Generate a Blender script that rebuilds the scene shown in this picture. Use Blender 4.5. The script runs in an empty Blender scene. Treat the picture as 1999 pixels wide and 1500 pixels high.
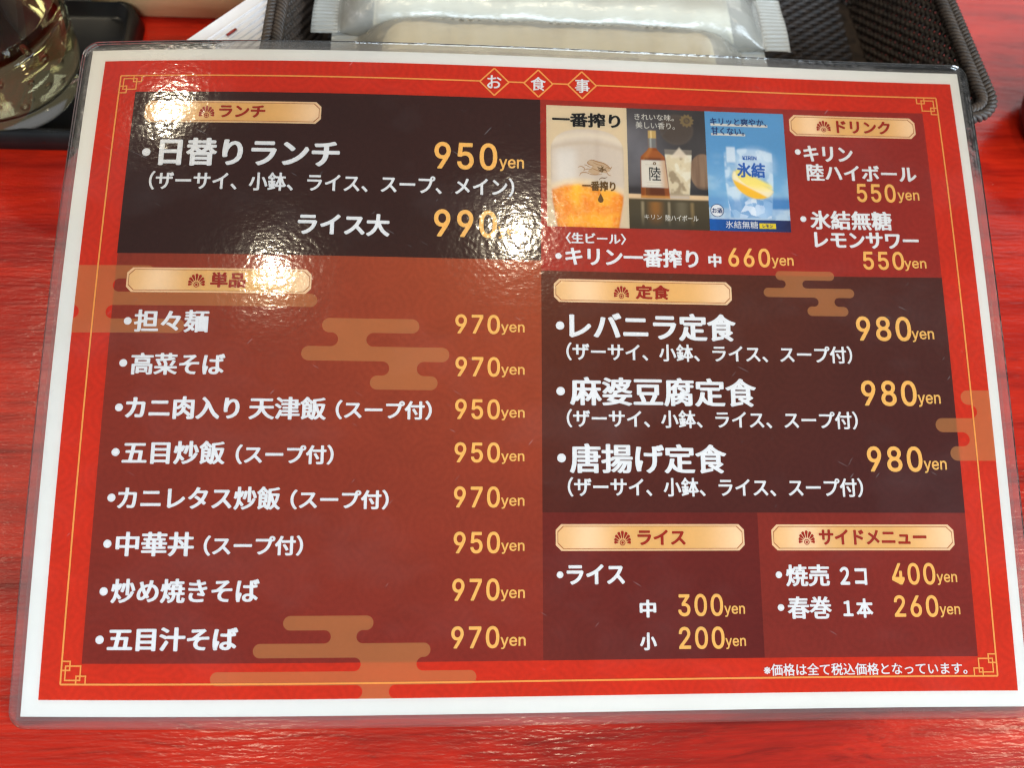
import bpy, bmesh, math, random
import numpy as np
from mathutils import Vector, Matrix

random.seed(4)
rng = np.random.default_rng(7)
sc = bpy.context.scene
MM = 0.001
PI = math.pi

# ------------------------------------------------------------------ camera
cam_d = bpy.data.cameras.new('camera')
cam = bpy.data.objects.new('camera', cam_d)
sc.collection.objects.link(cam)
sc.camera = cam
Rw = np.array([[0.998791, 0.00353, 0.049037], [-0.01689, -0.91207, 0.409688], [0.046172, -0.41002, -0.910907]])
CAM = np.array([-19.0492, 1.8078, 240.3951]) * MM
cam.matrix_world = Matrix(((Rw[0][0], -Rw[0][1], -Rw[0][2], CAM[0]),
                           (Rw[1][0], -Rw[1][1], -Rw[1][2], CAM[1]),
                           (Rw[2][0], -Rw[2][1], -Rw[2][2], CAM[2]),
                           (0, 0, 0, 1)))
cam_d.sensor_width = 36
cam_d.lens = 26.11
cam_d.clip_start = 0.01
cam_d.clip_end = 30
cam_d.dof.use_dof = True
cam_d.dof.focus_distance = 0.232
cam_d.dof.aperture_fstop = 9.0

# ------------------------------------------------------------------ room light and exposure
world = bpy.data.worlds.new('World')
sc.world = world
world.use_nodes = True
bg = world.node_tree.nodes['Background']
bg.inputs[0].default_value = (0.98, 0.98, 1.0, 1)
bg.inputs[1].default_value = 0.15
sc.view_settings.view_transform = 'Standard'
sc.view_settings.look = 'None'
sc.view_settings.exposure = 0.27
sc.view_settings.gamma = 1.0
sc.view_settings.use_curve_mapping = False
sc.cycles.use_denoising = True
sc.cycles.max_bounces = 14
sc.cycles.transmission_bounces = 10
sc.cycles.transparent_max_bounces = 24
sc.cycles.caustics_refractive = True
sc.cycles.sample_clamp_indirect = 6.0
sc.cycles.filter_width = 1.2

def area(name, loc, target, shape, size, power, color, size_y=None):
    d = bpy.data.lights.new(name, 'AREA')
    d.shape = shape
    d.size = size
    if size_y:
        d.size_y = size_y
    d.energy = power
    d.color = color
    o = bpy.data.objects.new(name, d)
    sc.collection.objects.link(o)
    o.location = loc
    o.rotation_euler = (Vector(target) - Vector(loc)).to_track_quat('-Z', 'Y').to_euler()
    return o

WARM = (1.0, 0.86, 0.62)
LAMPS = [(-1.031, 0.880, 1.8, 3.8), (-0.568, 0.254, 1.8, 3.6), (0.160, 0.3335, 1.8, 5.0),
         (-1.66, 0.43, 1.8, 7.5), (1.425, 0.105, 1.8, 4.5)]
for x, y, z, p in LAMPS:                       # round downlights of the restaurant ceiling
    area('ceiling_downlight', (x, y, z), (x, y, 0), 'DISK', 0.058, p, WARM)
area('window_light', (2.3, -0.9, 1.3), (0, 0.1, 0), 'RECTANGLE', 1.3, 88, (0.76, 0.90, 1.0), 1.3)
area('front_window_light', (0.3, -2.5, 1.7), (0, 0.05, 0), 'RECTANGLE', 1.8, 142, (0.72, 0.86, 1.0), 1.2)
area('back_window_light', (2.09, 2.48, 1.8), (0.1, 0.2, 0), 'RECTANGLE', 1.5, 8, (1.0, 0.93, 0.95), 1.1)

# ------------------------------------------------------------------ helpers
def srgb(r, g, b, k=1.0):
    def f(c):
        c = c / 255.0
        return c / 12.92 if c <= 0.04045 else ((c + 0.055) / 1.055) ** 2.4
    return (f(r) * k, f(g) * k, f(b) * k)

def new_mat(name):
    m = bpy.data.materials.new(name)
    m.use_nodes = True
    nt = m.node_tree
    nt.nodes.clear()
    out = nt.nodes.new('ShaderNodeOutputMaterial')
    return m, nt, out

def N(nt, typ, **kw):
    n = nt.nodes.new(typ)
    for k, v in kw.items():
        if k.startswith('i_'):
            key = k[2:].replace('_', ' ')
            n.inputs[key].default_value = v
        else:
            setattr(n, k, v)
    return n

def coords(nt, scale=(1, 1, 1), rot=(0, 0, 0)):
    tc = N(nt, 'ShaderNodeTexCoord')
    mp = N(nt, 'ShaderNodeMapping')
    mp.inputs['Scale'].default_value = scale
    mp.inputs['Rotation'].default_value = rot
    nt.links.new(tc.outputs['Object'], mp.inputs['Vector'])
    return mp.outputs['Vector']

def noise(nt, vec, scale, detail=3, rough=0.55):
    n = N(nt, 'ShaderNodeTexNoise')
    n.inputs['Scale'].default_value = scale
    n.inputs['Detail'].default_value = detail
    n.inputs['Roughness'].default_value = rough
    nt.links.new(vec, n.inputs['Vector'])
    return n.outputs['Fac']

def ramp(nt, fac, stops):
    r = N(nt, 'ShaderNodeValToRGB')
    el = r.color_ramp.elements
    while len(el) < len(stops):
        el.new(0.5)
    for e, (p, c) in zip(el, stops):
        e.position = p
        e.color = (*c, 1) if len(c) == 3 else c
    nt.links.new(fac, r.inputs['Fac'])
    return r.outputs['Color']

def bump(nt, height, dist, strength=1.0, normal=None):
    b = N(nt, 'ShaderNodeBump')
    b.inputs['Strength'].default_value = strength
    b.inputs['Distance'].default_value = dist
    nt.links.new(height, b.inputs['Height'])
    if normal is not None:
        nt.links.new(normal, b.inputs['Normal'])
    return b.outputs['Normal']

def mesh_obj(name, verts, faces, mat, parent=None, colors=None, smooth=False, mats=None, midx=None):
    me = bpy.data.meshes.new(name)
    me.from_pydata([tuple(map(float, v)) for v in verts], [], [tuple(int(i) for i in f) for f in faces])
    me.update()
    for m in (mats or [mat]):
        me.materials.append(m)
    if midx is not None:
        me.polygons.foreach_set('material_index', np.array(midx, dtype=np.int32))
    if colors is not None:
        a = me.color_attributes.new('ink', 'FLOAT_COLOR', 'POINT')
        c = np.ones((len(verts), 4), dtype=np.float32)
        c[:, :3] = np.asarray(colors)[:, :3]
        a.data.foreach_set('color', c.ravel())
    if smooth:
        me.polygons.foreach_set('use_smooth', np.ones(len(me.polygons), dtype=bool))
    o = bpy.data.objects.new(name, me)
    sc.collection.objects.link(o)
    if parent is not None:
        o.parent = parent
        loc = np.array(ORIGIN.get(parent.name, (0, 0, 0)))
        ORIGIN[o.name] = tuple(loc)
        if np.abs(loc).sum() > 0:
            co = np.empty(len(me.vertices) * 3, dtype=np.float32)
            me.vertices.foreach_get('co', co)
            co = co.reshape(-1, 3) - loc.astype(np.float32)
            me.vertices.foreach_set('co', co.ravel())
            me.update()
    return o

ORIGIN = {}

def thing(name, label, cat, loc=(0, 0, 0), group=None):
    o = bpy.data.objects.new(name, None)
    o.empty_display_size = 0.01
    sc.collection.objects.link(o)
    o.location = loc
    ORIGIN[o.name] = tuple(loc)
    o['label'] = label
    o['category'] = cat
    if group:
        o['group'] = group
    return o

# ------------------------------------------------------------------ the menu sheet: (u right, v down, mm) -> world
TILT = np.array([[0.999743, 0.005872, 0.021914], [0.0, 0.965926, -0.258819], [-0.022687, 0.258752, 0.965677]])
LIFT = np.array([0.0, 0.0, 2.8635])
BEND = [-0.1257, 0.2624, -0.0309, -0.9642, -0.6506, -3.5194, -0.6019, 2.6991]

def sheet(uv, layer=0.0):
    uv = np.asarray(uv, dtype=float).reshape(-1, 2)
    u, v = uv[:, 0], uv[:, 1]
    s, t = u / 148.5 - 1, v / 105.0 - 1
    c = BEND
    z = (c[0]*s*s + c[1]*t*t + c[2]*s*t + c[3]*s*s*t + c[4]*s*t*t + c[5]*s**3 + c[6]*t**3 + c[7]*s*s*t*t)
    p = np.stack([u - 148.5, 213.0 - v, -z + layer], 1)
    return (p @ TILT.T + LIFT) * MM

class Flat:
    """2-D pieces on the sheet, collected into one mesh"""
    def __init__(self):
        self.v, self.l, self.f, self.c = [], [], [], []
        self.n = 0
    def add(self, pts, faces, layer, col=None):
        pts = np.asarray(pts, float).reshape(-1, 2)
        self.v.append(pts)
        self.l.append(np.broadcast_to(np.asarray(layer, float), (len(pts),)))
        self.f += [tuple(i + self.n for i in f) for f in faces]
        if col is not None:
            self.c.append(np.broadcast_to(np.asarray(col, float), (len(pts), 3)))
        self.n += len(pts)
    def slices(self, ys, x0, x1, layer, step=4.0, colf=None):
        """rows of quads between x0(y) and x1(y)"""
        ys = np.asarray(ys, float)
        nx = max(1, int(math.ceil(max(x1(y) - x0(y) for y in ys) / step)))
        pts = []
        for y in ys:
            a, b = x0(y), x1(y)
            for k in range(nx + 1):
                pts.append((a + (b - a) * k / nx, y))
        w = nx + 1
        faces = [(j*w+i, (j+1)*w+i, (j+1)*w+i+1, j*w+i+1) for j in range(len(ys)-1) for i in range(nx)]
        pts = np.array(pts)
        self.add(pts, faces, layer, colf(pts) if colf else None)
    def rect(self, u0, v0, u1, v1, layer, step=4.0, colf=None):
        ny = max(1, int(math.ceil((v1 - v0) / step)))
        self.slices(np.linspace(v0, v1, ny + 1), lambda y: u0, lambda y: u1, layer, step, colf)
    def disc(self, u, v, r, layer, n=20, r_in=0.0, col=None, ry=None):
        a = np.linspace(0, 2*PI, n, endpoint=False)
        ry = r if ry is None else ry
        o = np.stack([u + r*np.cos(a), v + ry*np.sin(a)], 1)
        if r_in > 0:
            i = np.stack([u + r_in*np.cos(a), v + r_in*np.sin(a)], 1)
            self.add(np.vstack([o, i]), [(k, n+k, n+(k+1) % n, (k+1) % n) for k in range(n)], layer, col)
        else:
            self.add(o, [tuple(range(n-1, -1, -1))], layer, col)
    def poly(self, pts, layer, col=None):
        p = np.asarray(pts, float)
        ar = np.sum(p[:, 0]*np.roll(p[:, 1], -1) - np.roll(p[:, 0], -1)*p[:, 1])
        idx = list(range(len(p)))
        self.add(p, [tuple(idx[::-1] if ar > 0 else idx)], layer, col)
    def stroke(self, pts, w, layer, col=None):
        p = np.asarray(pts, float)
        w = np.broadcast_to(np.asarray(w, float), (len(p),))
        d = np.gradient(p, axis=0)
        d /= np.maximum(np.linalg.norm(d, axis=1), 1e-9)[:, None]
        nrm = np.stack([-d[:, 1], d[:, 0]], 1) * (w / 2)[:, None]
        n = len(p)
        self.add(np.vstack([p + nrm, p - nrm]), [(i, i+1, n+i+1, n+i) for i in range(n-1)], layer, col)
    def build(self, name, mat, parent):
        uv = np.vstack(self.v)
        return mesh_obj(name, sheet(uv, np.concatenate(self.l)), self.f, mat, parent,
                        colors=np.vstack(self.c) if self.c else None)

# printed lettering: words, u0, u1, v0, v1 (mm on the sheet, converted from image pixels, as are the tables below), style, section
TEXT = [
    ('日替りランチ', 26.3, 84.2, 32.63, 42.50, 'big', 'lunch'),
    ('（ザーサイ、小鉢、ライス、スープ、メイン）', 24.0, 140.9, 44.37, 50.88, 'note', 'lunch'),
    ('ライス大', 71.9, 101.0, 57.94, 65.52, 'mid', 'lunch'),
    ('950', 114.7, 135.3, 32.35, 41.89, 'num', 'lunch'),
    ('yen', 135.9, 144.1, 37.71, 42.03, 'yen', 'lunch'),
    ('990', 115.0, 135.3, 55.78, 65.17, 'num', 'lunch'),
    ('yen', 135.6, 143.9, 61.04, 65.21, 'yen', 'lunch'),
    ('担々麺', 23.6, 46.4, 90.52, 97.68, 'big', 'single'),
    ('高菜そば', 23.8, 52.2, 104.18, 111.04, 'big', 'single'),
    ('カニ肉入り', 23.3, 57.4, 117.58, 124.61, 'big', 'single'),
    ('天津飯', 60.1, 83.4, 117.48, 124.56, 'big', 'single'),
    ('（スープ付）', 86.2, 115.5, 118.31, 124.32, 'note', 'single'),
    ('五目炒飯', 23.5, 53.9, 131.12, 138.18, 'big', 'single'),
    ('（スープ付）', 57.0, 86.2, 132.12, 138.13, 'note', 'single'),
    ('カニレタス炒飯', 23.2, 71.0, 144.69, 151.62, 'big', 'single'),
    ('（スープ付）', 73.9, 103.1, 145.57, 151.50, 'note', 'single'),
    ('中華丼', 23.7, 46.5, 158.04, 165.13, 'big', 'single'),
    ('（スープ付）', 49.3, 78.3, 159.08, 165.01, 'note', 'single'),
    ('炒め焼きそば', 23.4, 66.2, 171.51, 178.48, 'big', 'single'),
    ('五目汁そば', 23.4, 60.8, 185.24, 191.95, 'big', 'single'),
    ('970', 122.3, 136.4, 90.60, 96.91, 'num', 'single'),
    ('yen', 136.7, 144.2, 93.55, 97.04, 'yen', 'single'),
    ('970', 122.5, 136.5, 104.22, 110.57, 'num', 'single'),
    ('yen', 136.8, 144.2, 107.24, 110.67, 'yen', 'single'),
    ('950', 122.6, 136.5, 117.59, 123.98, 'num', 'single'),
    ('yen', 136.8, 144.2, 120.84, 124.20, 'yen', 'single'),
    ('950', 122.6, 136.6, 131.03, 137.30, 'num', 'single'),
    ('yen', 136.9, 144.1, 134.34, 137.64, 'yen', 'single'),
    ('970', 122.6, 136.6, 144.45, 150.92, 'num', 'single'),
    ('yen', 136.9, 144.1, 147.82, 151.21, 'yen', 'single'),
    ('950', 122.7, 136.7, 158.00, 164.49, 'num', 'single'),
    ('yen', 137.0, 144.1, 161.28, 164.60, 'yen', 'single'),
    ('970', 122.5, 136.6, 171.74, 178.25, 'num', 'single'),
    ('yen', 136.9, 144.2, 175.00, 178.40, 'yen', 'single'),
    ('970', 122.4, 136.6, 185.43, 191.80, 'num', 'single'),
    ('yen', 136.9, 144.4, 188.58, 192.06, 'yen', 'single'),
    ('〈生ビール〉', 157.6, 177.5, 62.43, 66.28, 'note', 'drink'),
    ('キリン一番搾り', 157.4, 201.3, 67.27, 73.71, 'logo', 'drink'),
    ('中', 204.5, 208.9, 68.61, 73.16, 'mid', 'drink'),
    ('660', 211.2, 225.3, 66.40, 72.92, 'num', 'drink'),
    ('yen', 225.7, 233.1, 69.44, 73.14, 'yen', 'drink'),
    ('キリン', 239.1, 256.3, 29.21, 35.06, 'big', 'drink'),
    ('陸ハイボール', 239.7, 277.7, 35.89, 42.06, 'big', 'drink'),
    ('550', 256.4, 269.8, 42.69, 49.36, 'num', 'drink'),
    ('yen', 270.4, 277.8, 45.56, 49.45, 'yen', 'drink'),
    ('氷結無糖', 239.7, 267.5, 52.64, 59.36, 'big', 'drink'),
    ('レモンサワー', 240.6, 276.0, 60.08, 65.83, 'big', 'drink'),
    ('550', 256.5, 270.3, 66.73, 73.14, 'num', 'drink'),
    ('yen', 270.3, 277.7, 69.82, 73.38, 'yen', 'drink'),
    ('レバニラ定食', 158.4, 212.6, 88.99, 98.10, 'big', 'meal'),
    ('（ザーサイ、小鉢、ライス、スープ付）', 157.4, 250.4, 99.08, 104.94, 'note', 'meal'),
    ('980', 252.4, 270.5, 89.05, 97.30, 'num', 'meal'),
    ('yen', 270.5, 277.9, 93.78, 97.55, 'yen', 'meal'),
    ('麻婆豆腐定食', 158.4, 218.2, 110.11, 119.29, 'big', 'meal'),
    ('（ザーサイ、小鉢、ライス、スープ付）', 157.3, 250.6, 120.37, 126.22, 'note', 'meal'),
    ('980', 252.4, 270.4, 110.30, 118.63, 'num', 'meal'),
    ('yen', 270.6, 278.0, 114.83, 118.82, 'yen', 'meal'),
    ('唐揚げ定食', 158.1, 207.6, 131.12, 140.35, 'big', 'meal'),
    ('（ザーサイ、小鉢、ライス、スープ付）', 157.4, 250.7, 141.53, 147.53, 'note', 'meal'),
    ('980', 252.7, 270.4, 131.50, 139.58, 'num', 'meal'),
    ('yen', 270.7, 278.0, 136.00, 139.87, 'yen', 'meal'),
    ('ライス', 156.8, 174.6, 167.71, 173.73, 'mid', 'rice'),
    ('中', 178.8, 183.9, 178.24, 183.45, 'mid', 'rice'),
    ('300', 190.6, 204.5, 176.61, 183.20, 'num', 'rice'),
    ('yen', 204.8, 211.2, 180.14, 183.43, 'yen', 'rice'),
    ('小', 178.6, 183.8, 187.74, 192.87, 'mid', 'rice'),
    ('200', 190.5, 204.5, 186.18, 192.68, 'num', 'rice'),
    ('yen', 204.7, 211.0, 189.53, 192.78, 'yen', 'rice'),
    ('焼売', 224.4, 238.2, 167.99, 174.58, 'big', 'side'),
    ('２コ', 241.4, 249.9, 168.72, 174.24, 'mid', 'side'),
    ('400', 257.7, 271.4, 167.58, 174.21, 'num', 'side'),
    ('yen', 271.7, 278.1, 170.91, 174.30, 'yen', 'side'),
    ('春巻', 224.4, 238.2, 177.54, 184.19, 'big', 'side'),
    ('１本', 241.7, 251.1, 178.21, 183.97, 'mid', 'side'),
    ('260', 257.7, 271.5, 177.27, 183.81, 'num', 'side'),
    ('yen', 271.8, 278.2, 180.57, 183.92, 'yen', 'side'),
    ('※価格は全て税込価格となっています。', 216.0, 278.8, 197.06, 200.60, 'foot', 'foot'),
    ('お', 131.8, 136.6, 7.63, 12.53, 'title', 'title'),
    ('食', 146.4, 151.5, 7.67, 12.77, 'title', 'title'),
    ('事', 161.4, 166.4, 7.76, 12.88, 'title', 'title'),
    ('ランチ', 44.4, 59.4, 20.85, 25.28, 'head', 'lunch_head'),
    ('単品', 45.9, 56.8, 78.25, 83.24, 'head', 'single_head'),
    ('ドリンク', 251.4, 270.4, 19.45, 24.27, 'head', 'drink_head'),
    ('定食', 180.1, 191.3, 79.68, 84.48, 'head', 'meal_head'),
    ('ライス', 178.7, 193.7, 157.52, 162.13, 'head', 'rice_head'),
    ('サイドメニュー', 235.6, 269.6, 157.45, 162.14, 'head', 'side_head'),
]
BULLETS = [(22.2, 37.8, 1.38, 'lunch'), (21.7, 94.2, 1.21, 'single'), (21.5, 107.4, 1.21, 'single'), (21.4, 121.1, 1.21, 'single'), (21.5, 134.6, 1.21, 'single'), (21.4, 148.1, 1.21, 'single'), (21.3, 161.5, 1.21, 'single'), (21.3, 175.1, 1.21, 'single'), (21.2, 188.7, 1.21, 'single'), (155.2, 70.6, 1.03, 'drink'), (237.2, 31.7, 1.03, 'drink'), (237.4, 55.8, 1.03, 'drink'), (155.5, 93.7, 1.38, 'meal'), (155.5, 114.8, 1.38, 'meal'), (155.6, 135.7, 1.38, 'meal'), (154.8, 170.8, 1.03, 'rice'), (222.3, 171.1, 1.03, 'side'), (222.4, 180.8, 1.03, 'side')]
PLAQUES = [('lunch', 20.2, 77.5, 19.3, 27.1, 40.4, 23.3), ('single', 20.1, 77.1, 76.9, 84.9, 41.7, 81.0), ('drink', 235.0, 279.2, 18.0, 25.7, 246.9, 21.9), ('meal', 153.6, 211.8, 78.2, 85.9, 175.5, 82.3), ('rice', 153.6, 212.1, 155.8, 163.8, 174.1, 160.0), ('side', 220.7, 278.3, 155.9, 163.8, 231.7, 159.9)]

# ------------------------------------------------------------------ materials
def ink(name, rgb, mottle=0.10, attr=False, alpha=None, rings=0.0):
    """printed ink on paper: faint print mottling"""
    m, nt, out = new_mat(name)
    v = coords(nt)
    big = noise(nt, v, 55, 4, 0.6)
    fine = noise(nt, v, 900, 2, 0.6)
    mx = N(nt, 'ShaderNodeMath', operation='MULTIPLY_ADD')
    nt.links.new(big, mx.inputs[0]); mx.inputs[1].default_value = mottle * 2.2
    mx2 = N(nt, 'ShaderNodeMath', operation='MULTIPLY_ADD')
    nt.links.new(fine, mx2.inputs[0]); mx2.inputs[1].default_value = mottle * 1.6
    mx2.inputs[2].default_value = 1.0 - mottle * 1.9
    nt.links.new(mx2.outputs[0], mx.inputs[2])
    if rings:                                           # printed pattern of concentric wave rings, barely darker than the ground
        vo = N(nt, 'ShaderNodeTexVoronoi', voronoi_dimensions='2D')
        vo.inputs['Scale'].default_value = 62; vo.inputs['Randomness'].default_value = 0.15
        nt.links.new(v, vo.inputs['Vector'])
        k = N(nt, 'ShaderNodeMath', operation='MULTIPLY'); nt.links.new(vo.outputs['Distance'], k.inputs[0]); k.inputs[1].default_value = 46
        sn = N(nt, 'ShaderNodeMath', operation='SINE'); nt.links.new(k.outputs[0], sn.inputs[0])
        ma = N(nt, 'ShaderNodeMath', operation='MULTIPLY_ADD'); nt.links.new(sn.outputs[0], ma.inputs[0]); ma.inputs[1].default_value = rings
        nt.links.new(mx.outputs[0], ma.inputs[2]); mx = ma
    hsv = N(nt, 'ShaderNodeHueSaturation')
    nt.links.new(mx.outputs[0], hsv.inputs['Value'])
    if attr:
        at = N(nt, 'ShaderNodeAttribute', attribute_name='ink')
        nt.links.new(at.outputs['Color'], hsv.inputs['Color'])
    else:
        hsv.inputs['Color'].default_value = (*rgb, 1)
    d = N(nt, 'ShaderNodeBsdfDiffuse')
    nt.links.new(hsv.outputs['Color'], d.inputs['Color'])
    if alpha is None:
        nt.links.new(d.outputs[0], out.inputs['Surface'])
    else:
        t = N(nt, 'ShaderNodeBsdfTransparent')
        mix = N(nt, 'ShaderNodeMixShader')
        mix.inputs[0].default_value = alpha
        nt.links.new(t.outputs[0], mix.inputs[1])
        nt.links.new(d.outputs[0], mix.inputs[2])
        nt.links.new(mix.outputs[0], out.inputs['Surface'])
    return m

M_PAPER = ink('menu_paper', (0.84, 0.84, 0.82), 0.015)
M_RED = ink('red_ink', srgb(214, 52, 22), 0.14, rings=0.035)
M_PANEL = ink('panel_ink', (0, 0, 0), 0.16, attr=True, rings=0.028)
M_GOLD = ink('gold_ink', srgb(248, 198, 112), 0.05)
M_LINE = ink('gold_line_ink', srgb(248, 178, 92), 0.04)
M_WHITE = ink('white_ink', (0.84, 0.84, 0.86), 0.02)
M_HEAD = ink('heading_ink', srgb(170, 48, 30), 0.05)
M_PLAQUE = ink('plaque_ink', (0, 0, 0), 0.05, attr=True)
M_CLOUD = ink('cloud_ink', srgb(236, 158, 96), 0.05, alpha=0.45)
M_BLACK = ink('black_ink', srgb(34, 32, 30), 0.03)
M_NAVY = ink('navy_ink', srgb(38, 62, 118), 0.03)
M_BLUE = ink('blue_ink', srgb(62, 112, 190), 0.03)
M_TAN = ink('tan_ink', srgb(176, 132, 84), 0.05)
M_PALETAN = ink('pale_tan_ink', srgb(206, 178, 146), 0.05)
M_BROWN = ink('brown_ink', srgb(116, 84, 44), 0.05)
M_SOFT = ink('soft_white_ink', srgb(224, 218, 208), 0.03)
M_ART = ink('picture_ink', (0, 0, 0), 0.05, attr=True)

def film_mat(name, haze, tint, wave=1.0):
    """clear laminating film: see-through with a wrinkled glossy skin, a little milkiness, smears and hairline scratches"""
    m, nt, out = new_mat(name)
    v = coords(nt)
    vs = coords(nt, (0.40, 1.0, 1.0))
    peel = noise(nt, v, 480, 1, 0.5)               # orange peel of about two millimetres
    grain = noise(nt, vs, 1400, 1, 0.5)            # fine streaky press texture
    swell = noise(nt, v, 55, 1, 0.5)
    n1 = bump(nt, swell, 0.00012 * wave)
    n2 = bump(nt, peel, 0.000040 * wave, normal=n1)
    n3 = bump(nt, grain, 0.000013 * wave, normal=n2)
    fr = N(nt, 'ShaderNodeFresnel'); fr.inputs['IOR'].default_value = 1.5
    nt.links.new(n1, fr.inputs['Normal'])
    gl = N(nt, 'ShaderNodeBsdfGlossy'); gl.inputs['Roughness'].default_value = 0.085
    gl.inputs['Color'].default_value = (1, 1, 1, 1)
    nt.links.new(n3, gl.inputs['Normal'])
    tr = N(nt, 'ShaderNodeBsdfTransparent'); tr.inputs['Color'].default_value = (*tint, 1)
    df = N(nt, 'ShaderNodeBsdfDiffuse'); df.inputs['Color'].default_value = (0.80, 0.80, 0.80, 1)
    smear = N(nt, 'ShaderNodeMapRange'); smear.inputs['From Min'].default_value = 0.52; smear.inputs['From Max'].default_value = 0.80
    smear.inputs['To Max'].default_value = 0.011
    nt.links.new(noise(nt, coords(nt, (1, 1.6, 1), (0, 0, 0.5)), 22, 4, 0.6), smear.inputs['Value'])
    scr = None
    for ang, sd in ((0.5, 900), (-0.85, 780)):
        rot = N(nt, 'ShaderNodeMapping'); rot.inputs['Rotation'].default_value = (0, 0, ang)
        nt.links.new(coords(nt), rot.inputs['Vector'])
        st = N(nt, 'ShaderNodeMapping'); st.inputs['Scale'].default_value = (0.06, 1.6, 1)
        nt.links.new(rot.outputs[0], st.inputs['Vector'])
        mr = N(nt, 'ShaderNodeMapRange'); mr.inputs['From Min'].default_value = 0.785; mr.inputs['From Max'].default_value = 0.82
        mr.inputs['To Max'].default_value = 0.05
        nt.links.new(noise(nt, st.outputs[0], sd, 1, 0.5), mr.inputs['Value'])
        if scr is None: scr = mr
        else:
            ad = N(nt, 'ShaderNodeMath', operation='ADD'); nt.links.new(scr.outputs[0], ad.inputs[0]); nt.links.new(mr.outputs[0], ad.inputs[1]); scr = ad
    a1 = N(nt, 'ShaderNodeMath', operation='ADD'); nt.links.new(smear.outputs[0], a1.inputs[0]); nt.links.new(scr.outputs[0], a1.inputs[1])
    a2 = N(nt, 'ShaderNodeMath', operation='ADD'); nt.links.new(a1.outputs[0], a2.inputs[0]); a2.inputs[1].default_value = haze
    hz = N(nt, 'ShaderNodeMixShader'); nt.links.new(a2.outputs[0], hz.inputs[0])
    nt.links.new(tr.outputs[0], hz.inputs[1]); nt.links.new(df.outputs[0], hz.inputs[2])
    mx = N(nt, 'ShaderNodeMixShader')
    nt.links.new(fr.outputs[0], mx.inputs[0])
    nt.links.new(hz.outputs[0], mx.inputs[1]); nt.links.new(gl.outputs[0], mx.inputs[2])
    nt.links.new(mx.outputs[0], out.inputs['Surface'])
    return m

M_FILM = film_mat('laminate_film', 0.004, (0.985, 0.985, 0.98))
M_FILM_BACK = film_mat('laminate_back_film', 0.10, (0.95, 0.95, 0.94), 1.1)
M_FILM_GAP = film_mat('laminate_gap_film', 0.07, (0.90, 0.89, 0.90), 1.5)
M_FILM_RIM = film_mat('laminate_rim', 0.45, (0.9, 0.9, 0.9), 2.0)

def principled(name, base, rough, metallic=0.0, ior=1.5, coat=0.0, coat_rough=0.05):
    m, nt, out = new_mat(name)
    b = N(nt, 'ShaderNodeBsdfPrincipled')
    b.inputs['Base Color'].default_value = (*base, 1)
    b.inputs['Roughness'].default_value = rough
    b.inputs['Metallic'].default_value = metallic
    b.inputs['IOR'].default_value = ior
    b.inputs['Coat Weight'].default_value = coat
    b.inputs['Coat Roughness'].default_value = coat_rough
    nt.links.new(b.outputs[0], out.inputs['Surface'])
    return m, nt, b

# red lacquered wood-grain table
def table_mat():
    m, nt, b = principled('red_table_lacquer', (0.3, 0.01, 0.008), 0.21, ior=1.41, coat=0.14, coat_rough=0.36)
    vs = coords(nt, (0.9, 14, 1))
    warp = noise(nt, coords(nt, (4, 9, 1)), 1.6, 3, 0.5)
    tc = N(nt, 'ShaderNodeVectorMath', operation='ADD')
    sc_ = N(nt, 'ShaderNodeVectorMath', operation='SCALE'); sc_.inputs['Scale'].default_value = 0.30
    nt.links.new(warp, sc_.inputs[0]); nt.links.new(vs, tc.inputs[0]); nt.links.new(sc_.outputs[0], tc.inputs[1])
    g1 = noise(nt, tc.outputs[0], 7, 5, 0.62)
    g2 = noise(nt, tc.outputs[0], 42, 4, 0.65)
    col = ramp(nt, g1, [(0.28, srgb(92, 10, 7)), (0.46, srgb(146, 22, 9)), (0.62, srgb(168, 30, 11)), (0.8, srgb(116, 15, 8))])
    col2 = ramp(nt, g2, [(0.30, (0.55, 0.5, 0.5)), (0.5, (1, 1, 1)), (0.75, (1.0, 1.0, 1.0))])
    mul = N(nt, 'ShaderNodeMix', data_type='RGBA', blend_type='MULTIPLY')
    mul.inputs['Factor'].default_value = 0.75
    nt.links.new(col, mul.inputs['A']); nt.links.new(col2, mul.inputs['B'])
    nt.links.new(mul.outputs['Result'], b.inputs['Base Color'])
    pores = noise(nt, coords(nt, (0.16, 1.0, 1)), 820, 1, 0.5)
    mid = noise(nt, coords(nt, (0.30, 1.0, 1)), 150, 1, 0.5)
    fine = noise(nt, coords(nt, (0.35, 1.0, 1)), 1500, 1, 0.5)
    n1 = bump(nt, mid, 0.00013)
    n2 = bump(nt, pores, 0.00013, normal=n1)
    n3 = bump(nt, fine, 0.00005, normal=n2)
    nt.links.new(n3, b.inputs['Normal'])
    nt.links.new(n3, b.inputs['Coat Normal'])
    return m
M_TABLE = table_mat()

def wicker_mat():
    m, nt, b = principled('dark_wicker', (0.03, 0.022, 0.016), 0.55)
    v = coords(nt)
    c = ramp(nt, noise(nt, v, 330, 3, 0.6), [(0.3, srgb(24, 18, 15)), (0.7, srgb(58, 45, 35))])
    nt.links.new(c, b.inputs['Base Color'])
    nt.links.new(bump(nt, noise(nt, v, 2200, 2), 0.0001), b.inputs['Normal'])
    return m
M_WICKER = wicker_mat()

def tray_mat():
    m, nt, b = principled('black_lacquer', (0.010, 0.009, 0.009), 0.32, ior=1.35)
    v = coords(nt)
    nt.links.new(bump(nt, noise(nt, v, 700, 2), 0.00002), b.inputs['Normal'])
    nt.links.new(ramp(nt, noise(nt, v, 60, 4), [(0.3, (0.004, 0.004, 0.004)), (0.7, (0.010, 0.009, 0.008))]), b.inputs['Base Color'])
    return m
M_TRAY = tray_mat()

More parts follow.
